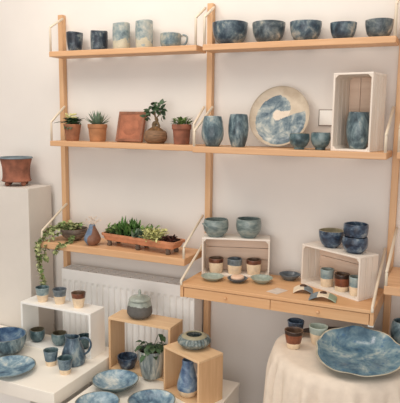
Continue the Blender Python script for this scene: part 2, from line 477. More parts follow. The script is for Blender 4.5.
# ------------------------------------------------------------------ pedestal, platforms, bench
o = tag(bx('pedestal', (-.19, .19, -.0875, .0875, 0, 1.072), M['pedestal'], None, .002, (-.27, -.1175, 0)),
        'tall white pedestal at the left edge under the footed terracotta pot', 'pedestal')
t = thing('display_table', 'low cream display table with thick top at bottom left', 'table', (0, 0, 0))
bm = bmesh.new(); box(bm, -.75, .445, -.695, -.212, .292, .35, .002); link_obj('table_top', bm, M['cream'], t)
bm = bmesh.new(); box(bm, -.70, .29, -.655, -.24, 0, .2915, .002); link_obj('plinth', bm, M['white'], t)
t = thing('display_platform', 'low cream platform in front carrying the two oak boxes', 'platform', (0, 0, 0))
bm = bmesh.new(); box(bm, .475, 1.034, -.95, -.191, .285, .30, .002); link_obj('top_board', bm, M['cream'], t)
bm = bmesh.new(); box(bm, .478, 1.031, -.947, -.194, 0, .2848, .002); link_obj('base', bm, M['cream'], t)

def open_box(name, label, cat, loc, rz, w, d, h, th, mx, mz, names=('top_board', 'bottom_board', 'side_board')):
    t = thing(name, label, cat, loc, rz)
    bm = bmesh.new(); box(bm, -w/2, w/2, -d/2, d/2, h-th, h, .0012); link_obj(names[0], bm, mx, t)
    bm = bmesh.new(); box(bm, -w/2+th+.0003, w/2-th-.0003, -d/2, d/2, 0, th, .0012); link_obj(names[1], bm, mx, t)
    for s in (-1, 1):
        a, b = sorted((s*w/2, s*(w/2-th)))
        bm = bmesh.new(); box(bm, a, b, -d/2, d/2, 0, h-th-.0003, .0012); link_obj(names[2], bm, mz, t)
    return t
open_box('display_box', 'white open box on the low cream table holding three dipped cups on top', 'box', (.193, -.312, .35), 0, .394, .112, .212, .01, M['white'], M['white'])
open_box('display_box', 'pale oak open box by the radiator holding the plant pot', 'box', (.610, -.265, .30), 0, .31, .12, .245, .011, M['box'], M['boxz'])
open_box('display_box', 'smaller pale oak open box at the front holding the blue vase', 'box', (.897, -.38, .30), math.radians(-22.5), .214, .132, .197, .010, M['box'], M['boxz'])

# ------------------------------------------------------------------ whitewashed crates
def crate(label, loc, rz, w, d, h, stand=False):
    """open front (-y); origin at the front-left bottom corner"""
    t = thing('wooden_crate', label, 'crate', loc, rz, 'whitewashed wooden crates')
    th = .007
    def slats(nm, along, n, rect, m):
        bm = bmesh.new(); g = .0025
        x0, x1, y0, y1, zz0, zz1 = rect
        for i in range(n):
            if along == 'y':
                s = (y1-y0)/n; box(bm, x0, x1, y0+i*s+g/2, y0+(i+1)*s-g/2, zz0, zz1, .001)
            elif along == 'x':
                s = (x1-x0)/n; box(bm, x0+i*s+g/2, x0+(i+1)*s-g/2, y0, y1, zz0, zz1, .001)
            else:
                s = (zz1-zz0)/n; box(bm, x0, x1, y0, y1, zz0+i*s+g/2, zz0+(i+1)*s-g/2, .001)
        return link_obj(nm, bm, m, t)
    n = 4 if d > .13 else 3
    slats('top_panel', 'y', 1 if not stand else 2, (0, w, 0, d, h-th, h), M['washx'])
    slats('bottom_panel', 'y', n, (0, w, 0, d, 0, th), M['washx'])
    slats('side_panel', 'y', n, (0, th, 0, d, th, h-th), M['washz'])
    slats('side_panel', 'y', n, (w-th, w, 0, d, th, h-th), M['washz'])
    slats('back_panel', 'z' if not stand else 'x', 3, (th, w-th, d-th, d-.0005, th, h-th), M['rawcr'])
    for sx in (th+.0003, w-th-.012):
        for zz in (th, h-th-.012):      # corner blocks inside the opening
            bm = bmesh.new()
            vs = [(0, 0), (.012, 0), (0, .012)]
            fx = sx > w/2; fz = zz > h/2
            A = [bm.verts.new((sx+(.0117-px if fx else px), .002, zz+(.012-pz if fz else pz))) for px, pz in vs]
            B = [bm.verts.new((sx+(.0117-px if fx else px), d-th-.001, zz+(.012-pz if fz else pz))) for px, pz in vs]
            bm.faces.new(A); bm.faces.new(B)
            for k in range(3): bm.faces.new((A[k], A[(k+1) % 3], B[(k+1) % 3], B[k]))
            link_obj('corner_batten', bm, M['washz'], t)
    return t
crate('whitewashed crate on the desk at left holding three cups under two sage bowls', (.846, -.19, DK), math.radians(17), .29, .098, .168)
crate('whitewashed crate on the desk at right carrying dark blue bowls', (1.262, -.114, DK), math.radians(-29), .292, .112, .168)
crate('whitewashed crate standing on end on the middle right shelf around a vase', (1.377, -.194, S2), math.radians(-10.5), .150, .158, .288, True)

# ------------------------------------------------------------------ round table and cloth
tcx, tcy, tr, tz = 1.502, -.379, .256, .598
t = thing('round_table', 'round dark wooden table under the linen cloth at lower right', 'table', (tcx, tcy, 0))
bm = bmesh.new(); revolve(bm, [(0, tz-.022), (tr-.004, tz-.022), (tr, tz-.018), (tr, tz-.004), (tr-.004, tz), (0, tz)], 64)
link_obj('table_top', bm, M['dark'], t)
bm = bmesh.new(); revolve(bm, interp([(.03, .02), (.024, .12), (.03, .4), (.05, tz-.023)], 5), 24); link_obj('column', bm, M['dark'], t)
for k in range(3):
    bm = bmesh.new(); a = 2*PI*k/3+.4
    tube(bm, smooth_path([(.02*cos(a), .02*sin(a), .14), (.10*cos(a), .10*sin(a), .11), (.2*cos(a), .2*sin(a), .012)], 5), .012, 8)
    link_obj('leg', bm, M['dark'], t)
# cloth: top sector plus hanging folds, open towards the wall
bm = bmesh.new(); rnd = random.Random(4)
zt = tz+.0022; yb = .118         # back edge of the cloth (relative to table centre)
nth = 420; a0 = PI-math.asin(yb/tr)+.0; a1 = 2*PI+math.asin(yb/tr)
cols = []
for i in range(nth+1):
    th = a0+(a1-a0)*i/nth; col = []
    ex, ey = cos(th), sin(th)
    # top: from chord (or centre line) to edge
    for j in range(9):
        s = j/8
        px, py = ex*tr, min(ey*tr, yb)
        qx, qy = ex*tr*.0, 0
        col.append((px*s, py*s, zt))
    fold = .45*sin(th*23+.6+.8*sin(th*3))+.35*sin(th*34+2.1)+.3*sin(th*9+1)
    for j in range(1, 19):
        dz = j/18*.5; k = min(1, dz/.07)**1.5
        rr = tr+.006+.008*k+dz*.05+fold*.020*k*(.6+dz*1.2)
        if dz < .012: rr = tr+.0045
        col.append((ex*rr, ey*rr, zt-.004-dz))
    cols.append(col)
verts = [[bm.verts.new(p) for p in c] for c in cols]
cv = bm.verts.new((0, 0, zt))
for i in range(nth):
    for j in range(len(cols[0])-1):
        if j == 0: f = bm.faces.new((verts[i][1], verts[i+1][1], cv))
        else: f = bm.faces.new((verts[i][j], verts[i+1][j], verts[i+1][j+1], verts[i][j+1]))
        f.smooth = True
# back flap of the top between the two chord ends
L, Rr = verts[0], verts[-1]
for j in range(1, 8):
    bm.faces.new((L[j], L[j+1], Rr[j+1], Rr[j]))
bm.faces.new((cv, L[1], Rr[1]))
bmesh.ops.delete(bm, geom=[v for v in bm.verts if not v.link_faces], context='VERTS')
o = link_obj('tablecloth', bm, M['linen'], None, (tcx, tcy, 0))
tag(o, 'cream linen tablecloth hanging in soft folds over the round table', 'tablecloth')
sol = o.modifiers.new('thickness', 'SOLIDIFY'); sol.thickness = .0018; sol.offset = -1

# ------------------------------------------------------------------ vessel shapes (height fraction, radius fraction)
TUMB = [(0, .70), (.05, .76), (.3, .88), (.65, .97), (1, 1)]
STRAIGHT = [(0, .86), (.04, .92), (.3, .98), (.7, 1), (1, .97)]
CUPS = [(0, .72), (.06, .84), (.25, .96), (.6, 1), (1, .97)]
TBOWL = [(0, .56), (.06, .62), (.25, .82), (.55, .95), (.85, 1), (1, 1)]
BOWL = [(0, .50), (.05, .56), (.2, .76), (.5, .93), (.8, 1), (1, 1)]
EGG = [(0, .55), (.05, .66), (.25, .93), (.45, 1), (.75, .92), (1, .78)]
EGG2 = [(0, .62), (.05, .70), (.3, .92), (.55, 1), (.8, .95), (1, .84)]
SMALLB = [(0, .5), (.06, .54), (.12, .52), (.3, .82), (.6, 1), (.85, .99), (1, .95)]
CONE = [(0, .68), (.04, .71), (.4, .82), (.75, .93), (1, 1)]
DISH = [(0, .5), (.15, .58), (.5, .8), (1, 1)]
ROUNDB = [(0, .55), (.06, .64), (.25, .88), (.55, 1), (.85, .99), (1, .94)]

# ---- top left shelf
gr = 'tumblers on the top left shelf'
vessel('tumbler', 'short dark ink blue tumbler at the left end of the top left shelf', 'tumbler', (.114, -.07, S1), .0385, .091, TUMB, G['ink'], group=gr, seed=1, wa=.03)
vessel('tumbler', 'short dark ink blue tumbler second from left, beside the tall pale tumbler', 'tumbler', (.253, -.07, S1), .0395, .090, STRAIGHT, G['ink'], group=gr, seed=2, wa=.03)
vessel('tumbler', 'tall pale blue grey tumbler beside the short dark tumbler, cream at the base', 'tumbler', (.376, -.07, S1), .0398, .119, STRAIGHT, G['pale'], group=gr, seed=3, wa=.025)
vessel('tumbler', 'tallest pale blue tumbler next to the handled cup', 'tumbler', (.495, -.07, S1), .0392, .123, STRAIGHT, G['pale'], group=gr, seed=4, wa=.025)
o = thing('handled_cup', 'low wide blue and cream cup with a handle on the top left shelf', 'cup', (.630, -.07, S1), .35)
vessel('cup_body', None, None, (0, 0, 0), .0473, .061, CUPS, G['cup'], seed=5, parent=o)
link_obj('handle', handle_bm([(.043, 0, .049), (.058, 0, .055), (.072, 0, .046), (.070, 0, .026), (.058, 0, .014), (.042, 0, .014)], [.0046]*31), G['cup'], o)

# ---- top right bowls
gr = 'blue bowls on the top right shelf'
for (x, R, H, m, sd, lab) in ((.910, .0755, .091, 'bowl', 6, 'largest deep blue bowl at the left end of the top right shelf'),
                              (1.079, .0668, .083, 'bowlg', 7, 'grey blue bowl with cream patches, second on the top right shelf'),
                              (1.233, .0620, .077, 'bowl', 8, 'blue bowl in the middle of the top right shelf row'),
                              (1.381, .0505, .0648, 'bowl', 9, 'smallest dark blue bowl, fourth on the top right shelf'),
                              (1.515, .0525, .0677, 'bowlg', 10, 'grey bowl with pale band at the right end of the top right shelf')):
    vessel('bowl', lab, 'bowl', (x, -.07, S1), R, H, TBOWL, G[m], group=gr, seed=sd)

# ---- middle left plants
def pot_plant(label, loc, R, H, mat, shape=CONE, soil=True, soilh=.9, rim=False, group='potted plants on the middle left shelf', name='potted_plant'):
    t = thing(name, label, 'potted plant', loc, 0, group)
    sh = shape
    vessel('pot', None, None, (0, 0, 0), R, H, sh, mat, seed=hash(label[:5]) % 7 if False else 3, parent=t, wa=.006)
    if rim:
        bm = bmesh.new(); revolve(bm, [(R*.985, H*.78), (R*1.05, H*.78), (R*1.06, H*.99), (R*1.02, H+.001), (R*.97, H+.001), (R*.97, H*.8)], 40)
        link_obj('pot_rim', bm, mat, t)
    if soil:
        bm = bmesh.new(); revolve(bm, [(0, H*soilh+.004), (R*.5, H*soilh+.003), (R*.9, H*soilh), (R*.88, H*soilh-.006), (0, H*soilh-.006)], 28)
        link_obj('soil', bm, M['soil'], t)
    return t
rnd = random.Random(11)
t = pot_plant('flowering plant with pale yellow blooms in terracotta pot at the left end', (.097, -.078, S2), .0425, .080, M['terra'])
bm = bmesh.new()
for k in range(64):
    a = rnd.uniform(0, 6.28); e = rnd.uniform(-.3, 1.0); r = rnd.uniform(.005, .022)
    leaf(bm, (r*cos(a), r*sin(a), .080+rnd.uniform(0, .022)), (cos(a)*cos(e), sin(a)*cos(e), sin(e)), rnd.uniform(.022, .036), .024, .35)
for a, L, e in ((3.35, .088, .12), (3.1, .06, .1), (.35, .062, .62), (.2, .05, .45), (-1.5, .045, -.9), (-1.9, .045, -.7), (-1.1, .045, -.8), (-1.4, .04, -1.2)):
    leaf(bm, (.014*cos(a), .014*sin(a)-.004, .088), (cos(a), sin(a), e), L, .030, .18)
link_obj('foliage', bm, M['leafd'], t)
bm = bmesh.new()
for k in range(34):
    a = rnd.uniform(0, 6.28); r = rnd.uniform(.004, .036)
    blob(bm, (r*cos(a), r*sin(a)*.8-.008, .119+rnd.uniform(-.012, .012)), rnd.uniform(.004, .0068), 8, 0, (1, 1, .6))
link_obj('flower_cluster', bm, M['flower'], t)

t = pot_plant('spiky grey green aloe in an orange terracotta pot on the middle left shelf', (.243, -.078, S2), .0468, .082, M['terra3'], [(0, .76), (.04, .79), (.5, .88), (.76, .93), (.8, .98), (1, 1)])
bm = bmesh.new()
for k in range(34):
    a = k*2.4; e = .25+1.15*(k/34)
    leaf(bm, (.010*cos(a), .010*sin(a), .076), (cos(a)*cos(e), sin(a)*cos(e), sin(e)), rnd.uniform(.055, .078), .0125, -.12, fold=.5)
link_obj('foliage', bm, M['leafgrey'], t)

# terracotta plaque
t = thing('terracotta_plaque', 'square terracotta plaque leaning on the wall between aloe and bonsai', 'plaque', (.405, -.058, S2))
t.rotation_euler = (-.27, 0, 0)
bm = bmesh.new(); box(bm, -.0705, .0705, -.008, .008, .002, .146, .004); link_obj('slab', bm, M['plaque'], t)
bm = bmesh.new()
for x0, x1, y0, y1 in ((-.0705, .0705, .134, .146), (-.0705, .0705, .002, .014), (-.0705, -.0585, .0142, .1338), (.0585, .0705, .0142, .1338)):
    box(bm, x0, x1, -.0105, -.0078, y0, y1, .0012)
link_obj('raised_border', bm, M['plaqueb'], t)
bm = bmesh.new(); revolve(bm, [(0, .0020), (.03, .0016), (.04, .0008), (.044, 0)], 36)
link_obj('round_relief', bm, M['plaque'], t, (0, -.0081, .076), (PI/2, 0, 0))

# bonsai
t = thing('bonsai', 'small bonsai tree in a round brown pot on the middle left shelf', 'bonsai', (.559, -.078, S2), 0)
vessel('pot', None, None, (0, 0, 0), .0535, .058, [(0, .66), (.05, .72), (.25, .93), (.5, 1), (.8, .96), (1, .84)], M['brownpot'], seed=12, parent=t)
bm = bmesh.new(); revolve(bm, [(0, .078), (.015, .074), (.032, .062), (.041, .052), (.038, .046), (0, .046)], 24, fn=wob(3, .08, .05)); link_obj('moss_mound', bm, M['moss'], t)
bm = bmesh.new()
tube(bm, smooth_path([(0, 0, .06), (-.008, 0, .085), (.006, 0, .102), (-.003, 0, .122), (-.006, 0, .15)], 5), [.013]*3+[.011]*5+[.008]*6+[.004]*7, 9)
tube(bm, smooth_path([(-.002, 0, .11), (.02, -.003, .13), (.028, -.003, .145)], 4), .0028, 7)
tube(bm, smooth_path([(-.004, 0, .125), (-.03, 0, .14), (-.05, 0, .12)], 4), .0022, 7)
tube(bm, smooth_path([(-.005, 0, .14), (-.02, 0, .16)], 4), .0022, 7)
tube(bm, smooth_path([(.018, 0, .075), (.012, 0, .09), (.002, 0, .104)], 4), .006, 7)
link_obj('trunk', bm, M['stem'], t)
bm = bmesh.new()
for c, n, r in (((-.012, 0, .168), 12, .022), ((.028, -.003, .15), 9, .016), ((.03, 0, .125), 5, .014), ((-.03, 0, .142), 8, .016), ((-.052, 0, .116), 5, .012), ((.03, -.002, .172), 5, .012), ((-.002, 0, .145), 6, .014)):
    for k in range(n):
        d = Vector((rnd.uniform(-1, 1), rnd.uniform(-1, 1), rnd.uniform(-.8, .9))).normalized()
        leaf(bm, Vector(c)+d*r*.3, d, rnd.uniform(.022, .032), .021, .25, Vector((rnd.uniform(-.4, .4), -.6, .8)))
link_obj('foliage', bm, M['leafd'], t)

t = pot_plant('leafy green seedling plant in a dark terracotta pot beside the bonsai', (.694, -.085, S2), .0437, .088, M['terra2'], [(0, .76), (.04, .79), (.72, .9), (.76, .99), (.98, 1), (1, .99)])
bm = bmesh.new()
for k in range(90):
    a = rnd.uniform(0, 6.28); r = rnd.uniform(0, .038); e = rnd.uniform(.1, 1.2)
    leaf(bm, (r*cos(a), r*sin(a), .084+rnd.uniform(0, .026)), (cos(a)*cos(e), sin(a)*cos(e), sin(e)), rnd.uniform(.018, .030), .014, .3)
for a in (3.1, 2.8, .2): leaf(bm, (.03*cos(a), .03*sin(a), .09), (cos(a), sin(a), .3), .03, .014, .3)
link_obj('foliage', bm, M['leafm'], t)
# ---- middle right shelf
gr = 'teal vases on the middle right shelf'
vessel('vase', 'egg shaped teal blue vase at the left end of the middle right shelf', 'vase', (.878, -.165, S2), .0464, .125, EGG, G['vase'], group=gr, seed=13)
vessel('vase', 'slimmer darker teal vase just left of the wave plate', 'vase', (.983, -.14, S2), .0418, .134, EGG2, G['vase'], group=gr, seed=14)
vessel('small_bowl', 'small round teal bowl in front of the wave plate', 'bowl', (1.252, -.18, S2), .0390, .062, SMALLB, G['teal'], G['brownin'], group='small teal bowls by the wave plate', seed=15)
vessel('small_bowl', 'small round dark teal bowl beside the upright crate', 'bowl', (1.332, -.165, S2), .0372, .066, SMALLB, G['teal'], group='small teal bowls by the wave plate', seed=16)
vessel('vase', 'dark teal egg shaped vase standing inside the upright crate', 'vase', (1.466, -.125, S2+.0075), .0460, .138, EGG2, G['vase'], group=gr, seed=17)

# wave plate
PR = .127
bm = bmesh.new()
prof = [(0, 0)]+[(PR*.72*i/24, .0) for i in range(1, 25)]+[(PR*(.72+.28*i/12), .016*(i/12)**1.5) for i in range(1, 13)]
nf = len(prof)
prof += [(PR*1.005, .0185), (PR*.99, .013), (PR*.75, -.0045), (PR*.5, -.006), (0, -.006)]
revolve(bm, prof, 128)
def wave_mat(u, v):
    if (u-.03)**2+(v+.09)**2 > .84**2: return 0
    line = v > -.09+.47*(u+.02)-.12*u*u
    if ((u+.09)/.155)**2+((v-.06)/.175)**2 < 1: return 1
    if u > -.05 and line:
        if (u+.12)**2+(v-.27)**2 > .45**2: return 0
        if v < .19+.1*u: return 1
    return 2
for f in bm.faces:
    c = f.calc_center_median()
    if c.z > -.001: f.material_index = wave_mat(c.x/PR, c.y/PR)
o = link_obj('wave_plate', bm, [G['wavecream'], G['wavecentre'], G['waveblue']], None, (1.136, -.062, S2+.1245), (PI/2-.26, 0, 0))
tag(o, 'large round cream plate with a blue wave swirl leaning on the wall', 'plate')

# ---- low left shelf: ivy bowl
t = thing('ivy_bowl', 'trailing ivy in a dark bowl at the left end of the low shelf', 'potted plant', (.132, -.13, S3), 0)
vessel('bowl', None, None, (0, 0, 0), .066, .057, [(0, .42), (.06, .48), (.3, .78), (.65, .96), (1, 1)], G['ivybowl'], seed=18, parent=t)
bm = bmesh.new(); revolve(bm, [(0, .053), (.03, .05), (.055, .043), (.05, .038), (0, .038)], 24, fn=wob(8, .05, .04)); link_obj('moss_mound', bm, M['moss'], t)
trails = [[(-.01, 0, .05), (-.05, -.03, .075), (-.10, -.06, .045), (-.118, -.13, -.01), (-.105, -.135, -.07), (-.098, -.135, -.135)],
          [(-.01, -.02, .05), (-.06, -.05, .06), (-.105, -.085, .02), (-.13, -.10, -.04), (-.125, -.105, -.09)],
          [(-.01, .01, .05), (-.07, .0, .06), (-.125, -.04, .05), (-.15, -.06, .0)],
          [(0, -.02, .05), (-.06, -.075, .03), (-.085, -.115, -.04), (-.075, -.118, -.08)],
          [(.02, -.02, .05), (.035, -.062, .03), (.04, -.075, .012), (.03, -.10, .004), (.0, -.115, -.01), (-.02, -.118, -.04)],
          [(-.01, 0, .05), (-.06, -.03, .07), (-.112, -.125, .0), (-.10, -.135, -.10), (-.09, -.135, -.165), (-.085, -.135, -.205)],
          [(0, 0, .05), (-.03, -.02, .08), (-.06, -.02, .08)], [(0, 0, .05), (.0, .02, .075), (.03, .02, .08)]]
bm = bmesh.new(); bl = bmesh.new()
for tr_ in trails:
    P = smooth_path(tr_, 7); tube(bm, P, .0013, 5)
    for i in range(2, len(P)):
        for q in range(3):
            d = Vector((rnd.uniform(-1, 1), rnd.uniform(-1, .5), rnd.uniform(-.8, .5)))
            leaf(bl, P[i], d, rnd.uniform(.014, .025), .018, .3, n=3, mat=rnd.choice((0, 0, 1)))
for k in range(75):
    a = rnd.uniform(0, 6.28); r = rnd.uniform(0, .055); e = rnd.uniform(.0, 1.1)
    leaf(bl, (r*cos(a)-.018, r*sin(a), .05+rnd.uniform(0, .03)), (cos(a)*cos(e), sin(a)*cos(e), sin(e)), rnd.uniform(.016, .027), .019, .3, n=3, mat=rnd.choice((0, 0, 0, 1, 1)))
link_obj('trailing_stems', bm, M['stem'], t)
link_obj('foliage', bl, [M['ivy'], M['leafm']], t)

# bottle vase + dried flowers
vessel('bottle_vase', 'small teardrop bottle vase in blue and brown beside the ivy bowl', 'vase', (.279, -.185, S3), .0395, .098,
       [(0, .55), (.05, .68), (.22, .98), (.4, .96), (.65, .68), (.85, .42), (1, .34)], G['dvase'], seed=19, t=.003)
bm = bmesh.new()
rnd = random.Random(7)
for k in range(22):
    a = rnd.uniform(0, 6.28); sp = rnd.uniform(.008, .046)
    top = (sp*cos(a), sp*sin(a)*.7, .093+rnd.uniform(.012, .042))
    tube(bm, [(0.003*cos(a), .003*sin(a), .05), (sp*.2*cos(a), sp*.2*sin(a), .095), top], .0006, 5)
    for q in range(4):
        blob(bm, Vector(top)+Vector((rnd.uniform(-.005, .005), rnd.uniform(-.005, .005), rnd.uniform(-.004, .004))), rnd.uniform(.0016, .0028))
o = link_obj('dried_flowers', bm, M['dried'], None, (.279, -.185, S3)); tag(o, 'pale dried flower sprigs standing in the teardrop bottle vase', 'dried flowers')

# long planter
t = thing('trough_planter', 'long footed terracotta trough full of succulents on the low shelf', 'planter', (.527, -.147, S3), math.radians(-6.5))
Lp, Dp = .205, .05
bm = bmesh.new()
def rect_ring(z, l, d, c=.012):
    pts = []
    for sx, sy, a0 in ((1, 1, 0), (-1, 1, PI/2), (-1, -1, PI), (1, -1, 1.5*PI)):
        for k in range(4):
            a = a0+k*PI/6; pts.append(bm.verts.new((sx*(l-c)+c*cos(a), sy*(d-c)+c*sin(a), z)))
    return pts
rings = [rect_ring(.018, Lp-.02, Dp-.012), rect_ring(.022, Lp-.014, Dp-.008), rect_ring(.04, Lp-.006, Dp-.003), rect_ring(.041, Lp, Dp), rect_ring(.052, Lp+.002, Dp+.001), rect_ring(.053, Lp-.005, Dp-.006), rect_ring(.034, Lp-.01, Dp-.01)]
for A, B in zip(rings, rings[1:]):
    for k in range(16): bm.faces.new((A[k], A[(k+1) % 16], B[(k+1) % 16], B[k]))
bm.faces.new(rings[0]); bm.faces.new(rings[-1])
link_obj('trough', bm, M['terraL'], t)
for sx in (-1, 0, 1):
    for sy in (-1, 1):
        bm = bmesh.new(); revolve(bm, [(0, 0), (.008, 0), (.0115, .004), (.0122, .010), (.009, .016), (.012, .0248), (0, .0249)], 16)
        link_obj('foot', bm, M['footclay'], t, (sx*(Lp-.04), sy*(Dp-.017), 0))
bm = bmesh.new(); box(bm, -Lp+.012, Lp-.012, -Dp+.012, Dp-.012, .0345, .046, .003); link_obj('soil', bm, M['soil'], t)
def clump(nm, cx, rx, n, mat, L, Wd, h, e0=.2, e1=1.3, cy=0, ry=.034):
    bm = bmesh.new()
    for k in range(n):
        x = cx+rnd.uniform(-rx, rx); y = cy+rnd.uniform(-ry, ry); a = rnd.uniform(0, 6.28); e = rnd.uniform(e0, e1)
        leaf(bm, (x, y, .043+rnd.uniform(0, h)), (cos(a)*cos(e), sin(a)*cos(e), sin(e)), L*rnd.uniform(.7, 1.2), Wd, rnd.uniform(-.1, .3), n=3, fold=.35)
    link_obj(nm, bm, mat, t)
clump('succulent', -.155, .035, 120, M['leafm'], .032, .013, .028)
clump('succulent', -.075, .05, 190, M['leafg'], .048, .012, .042, .6, 1.5)
clump('succulent', -.11, .04, 70, M['leafd'], .032, .013, .03)
clump('succulent', .005, .036, 120, M['leafgrey'], .034, .014, .026, .1, 1.1, -.01)
clump('succulent', .03, .03, 80, M['leafm'], .03, .012, .05, .1, 1.1, .015)
clump('succulent', .078, .046, 330, M['leafy'], .019, .010, .046, -.2, 1.2, -.014, .046)
clump('succulent', .155, .032, 90, M['leafred'], .022, .013, .014, .1, 1.2)

for ch in t.children:
    if not ch.name.startswith('foot'): ch.location.z += .007

# ---- desk items
c17 = math.radians(17)
def in_crate(fx, fy, org=(.846, -.19), a=c17):
    return (org[0]+fx*cos(a)-fy*sin(a), org[1]+fx*sin(a)+fy*cos(a))
gr = 'cups inside the left desk crate'
CUPC = [(0, .80), (.04, .84), (.4, .93), (1, 1)]
for fx, m, inn, sd, lab in ((.058, 'dipbrown', 'inbrown', 20, 'brown rimmed cream cup at the left inside the left desk crate'),
                            (.140, 'dipslate', 'slate', 21, 'slate rimmed cream cup in the middle inside the left desk crate'),
                            (.222, 'dipbrown', 'inbrown', 22, 'brown rimmed cream cup at the right inside the left desk crate')):
    x, y = in_crate(fx, .042)
    vessel('cup', lab, 'cup', (x, y, DK+.0072), .0325, .064, CUPC, G[m], G[inn], gr, sd)
zt = DK+.168
o = thing('sage_bowl', 'left sage grey bowl with a small loop on its side, on the left desk crate', 'bowl', in_crate(.055, .042)+(zt,), 0, 'sage bowls on the left desk crate')
SAGE = [(0, .55), (.06, .62), (.3, .9), (.6, 1), (.85, .98), (1, .93)]
vessel('bowl_body', None, None, (0, 0, 0), .0545, .074, SAGE, G['sage'], seed=23, parent=o)
link_obj('loop', handle_bm([(-.040, -.036, .052), (-.044, -.043, .058), (-.032, -.053, .056), (-.02, -.055, .048), (-.018, -.052, .042)], [.0035]*25), G['sage'], o)
o = vessel('sage_bowl', 'right sage grey bowl, taller, on top of the left desk crate', 'bowl', in_crate(.196, .046)+(zt,), .0550, .081, SAGE, G['sage'], group='sage bowls on the left desk crate', seed=24)
gr = 'small dishes on the desk'
vessel('small_dish', 'sage green dish in front of the left cup crate, left of the soap dish', 'dish', (.913, -.227, DK), .0485, .017, DISH, G['celadon'], group=gr, seed=25, t=.003)
vessel('small_dish', 'dark slate dish holding a pale pink soap in front of the left crate', 'dish', (1.017, -.206, DK), .0435, .016, DISH, G['slate'], group=gr, seed=26, t=.003)
vessel('small_dish', 'sage green dish in front of the left crate, right of the soap dish', 'dish', (1.112, -.172, DK), .0475, .021, DISH, G['celadon'], group=gr, seed=27, t=.003)
vessel('small_dish', 'dark slate blue dish alone on the desk between the two crates', 'dish', (1.204, -.075, DK), .0450, .024, DISH, G['slate'], group=gr, seed=28, t=.003)
bm = bmesh.new(); revolve(bm, interp([(0, 0), (.018, 0), (.026, .008), (.0275, .014), (.022, .021), (0, .024)], 4), 24, fn=wob(2, .05, .03))
tag(link_obj('soap_bar', bm, M['soap'], None, (1.017, -.206, DK+.0046)), 'pale pink round soap lying in the dark slate dish', 'soap')
bm = bmesh.new(); box(bm, -.026, .026, -.036, .036, 0, .0016, .0004)
tag(link_obj('card', bm, M['card'], None, (1.206, -.262, DK), (0, 0, -.35)), 'small pale card lying flat near the desk front edge', 'card')

def arch_piece(label, loc, rz, half, h, dep, bands):
    t = thing('arched_tile', label, 'ceramic', loc, rz, 'arched ceramic tiles on the desk')
    n = 16; k = 0
    edges = [0]+[b[0] for b in bands]
    for (e0, (e1, m)) in zip(edges, bands):
        bm = bmesh.new(); ring = []
        for i in range(9):
            s = e0+(e1-e0)*i/8; x = (s*2-1)*half; z = h*(1-abs(s*2-1)**1.7)+.0005
            zz = z+.004
            flare = .004*abs(s*2-1)
            ring.append([bm.verts.new((x, -dep-flare, z)), bm.verts.new((x, -dep-flare, zz)), bm.verts.new((x, dep+flare, zz)), bm.verts.new((x, dep+flare, z))])
        for A, B in zip(ring, ring[1:]):
            for q in range(4): bm.faces.new((A[q], A[(q+1) % 4], B[(q+1) % 4], B[q]))
        bm.faces.new(ring[0]); bm.faces.new(ring[-1])
        link_obj('glazed_band', bm, m, t)
    bm = bmesh.new(); revolve(bm, [(0, .005), (.008, .0055), (.0125, .003), (.0135, -.002)], 18)
    link_obj('dark_knot', bm, M['knot'], t, (0, dep*.35, h+.0035))
    return t
arch_piece('small arched ceramic tile, half cream half slate, left of its partner', (1.300, -.222, DK), .22, .038, .017, .030, [(.55, M['creamgl']), (1, M['slategl'])])
arch_piece('small arched ceramic tile banded blue, cream and sage by the right crate', (1.392, -.283, DK), .12, .050, .018, .030, [(.3, M['slategl']), (.72, M['creamgl']), (1, M['greengl'])])

c29 = math.radians(-29); org = (1.262, -.114)
gr = 'cups inside the right desk crate'
for fx, R, H, m, inn, sd, lab in ((.100, .0275, .070, 'dipteal', 'sage', 30, 'teal rimmed cream cup at the left inside the right desk crate'),
                             (.176, .0300, .068, 'dipbrown2', 'inbrown', 31, 'dark red brown cup in the middle inside the right desk crate'),
                             (.245, .0270, .072, 'dipteal', 'sage', 32, 'teal rimmed cream cup at the right inside the right desk crate')):
    x, y = in_crate(fx, .045, org, c29)
    vessel('cup', lab, 'cup', (x, y, DK+.0072), R, H, CUPC, G[m], G[inn], gr, sd)
gr = 'dark blue bowls on the right desk crate'
x, y = in_crate(.104, .056, org, c29)
vessel('bowl', 'dark blue bowl with olive inside standing alone on the right desk crate', 'bowl', (x, y, zt), .0500, .068, BOWL, G['deep'], G['olive'], gr, 33)
x, y = in_crate(.222, .056, org, c29)
vessel('bowl', 'lower dark blue bowl of the stacked pair on the right desk crate', 'bowl', (x, y, zt), .0485, .062, ROUNDB, G['deep'], group=gr, seed=34)
vessel('bowl', 'upper dark blue bowl of the stacked pair on the right desk crate', 'bowl', (x+.001, y, zt+.0640), .0480, .048, [(0, .80), (.06, .9), (.3, .97), (.7, 1), (1, .97)], G['deep'], group=gr, seed=35, wa=.03)
vessel('small_dish', 'small terracotta dish on the low shelf at the right edge', 'dish', (1.70, -.24, .845), .035, .03, ROUNDB, M['terraL'], seed=36)

# ---- pedestal pot
t = thing('footed_pot', 'wide terracotta pot on little round feet standing on the white pedestal', 'pot', (-.229, -.117, 1.072))
vessel('pot_body', None, None, (0, 0, .022), .082, .122, [(0, .84), (.03, .90), (.06, .905), (.1, .86), (.3, .83), (.6, .85), (.85, .93), (1, 1)], M['terra2'], M['slategl'], seed=40, parent=t, wa=.005, t=.006)
bm = bmesh.new(); revolve(bm, [(.077, .138), (.0825, .139), (.0838, .1425), (.0825, .146), (.077, .1462), (.0745, .143)], 48); link_obj('glazed_rim', bm, M['slategl'], t)
for k in range(4):
    a = -1.78+k*PI/2
    bm = bmesh.new(); blob(bm, (0, 0, .0125), .0135, 10, 0, (1, 1, .93)); link_obj('foot', bm, M['terra2'], t, (.055*cos(a), .055*sin(a), 0))

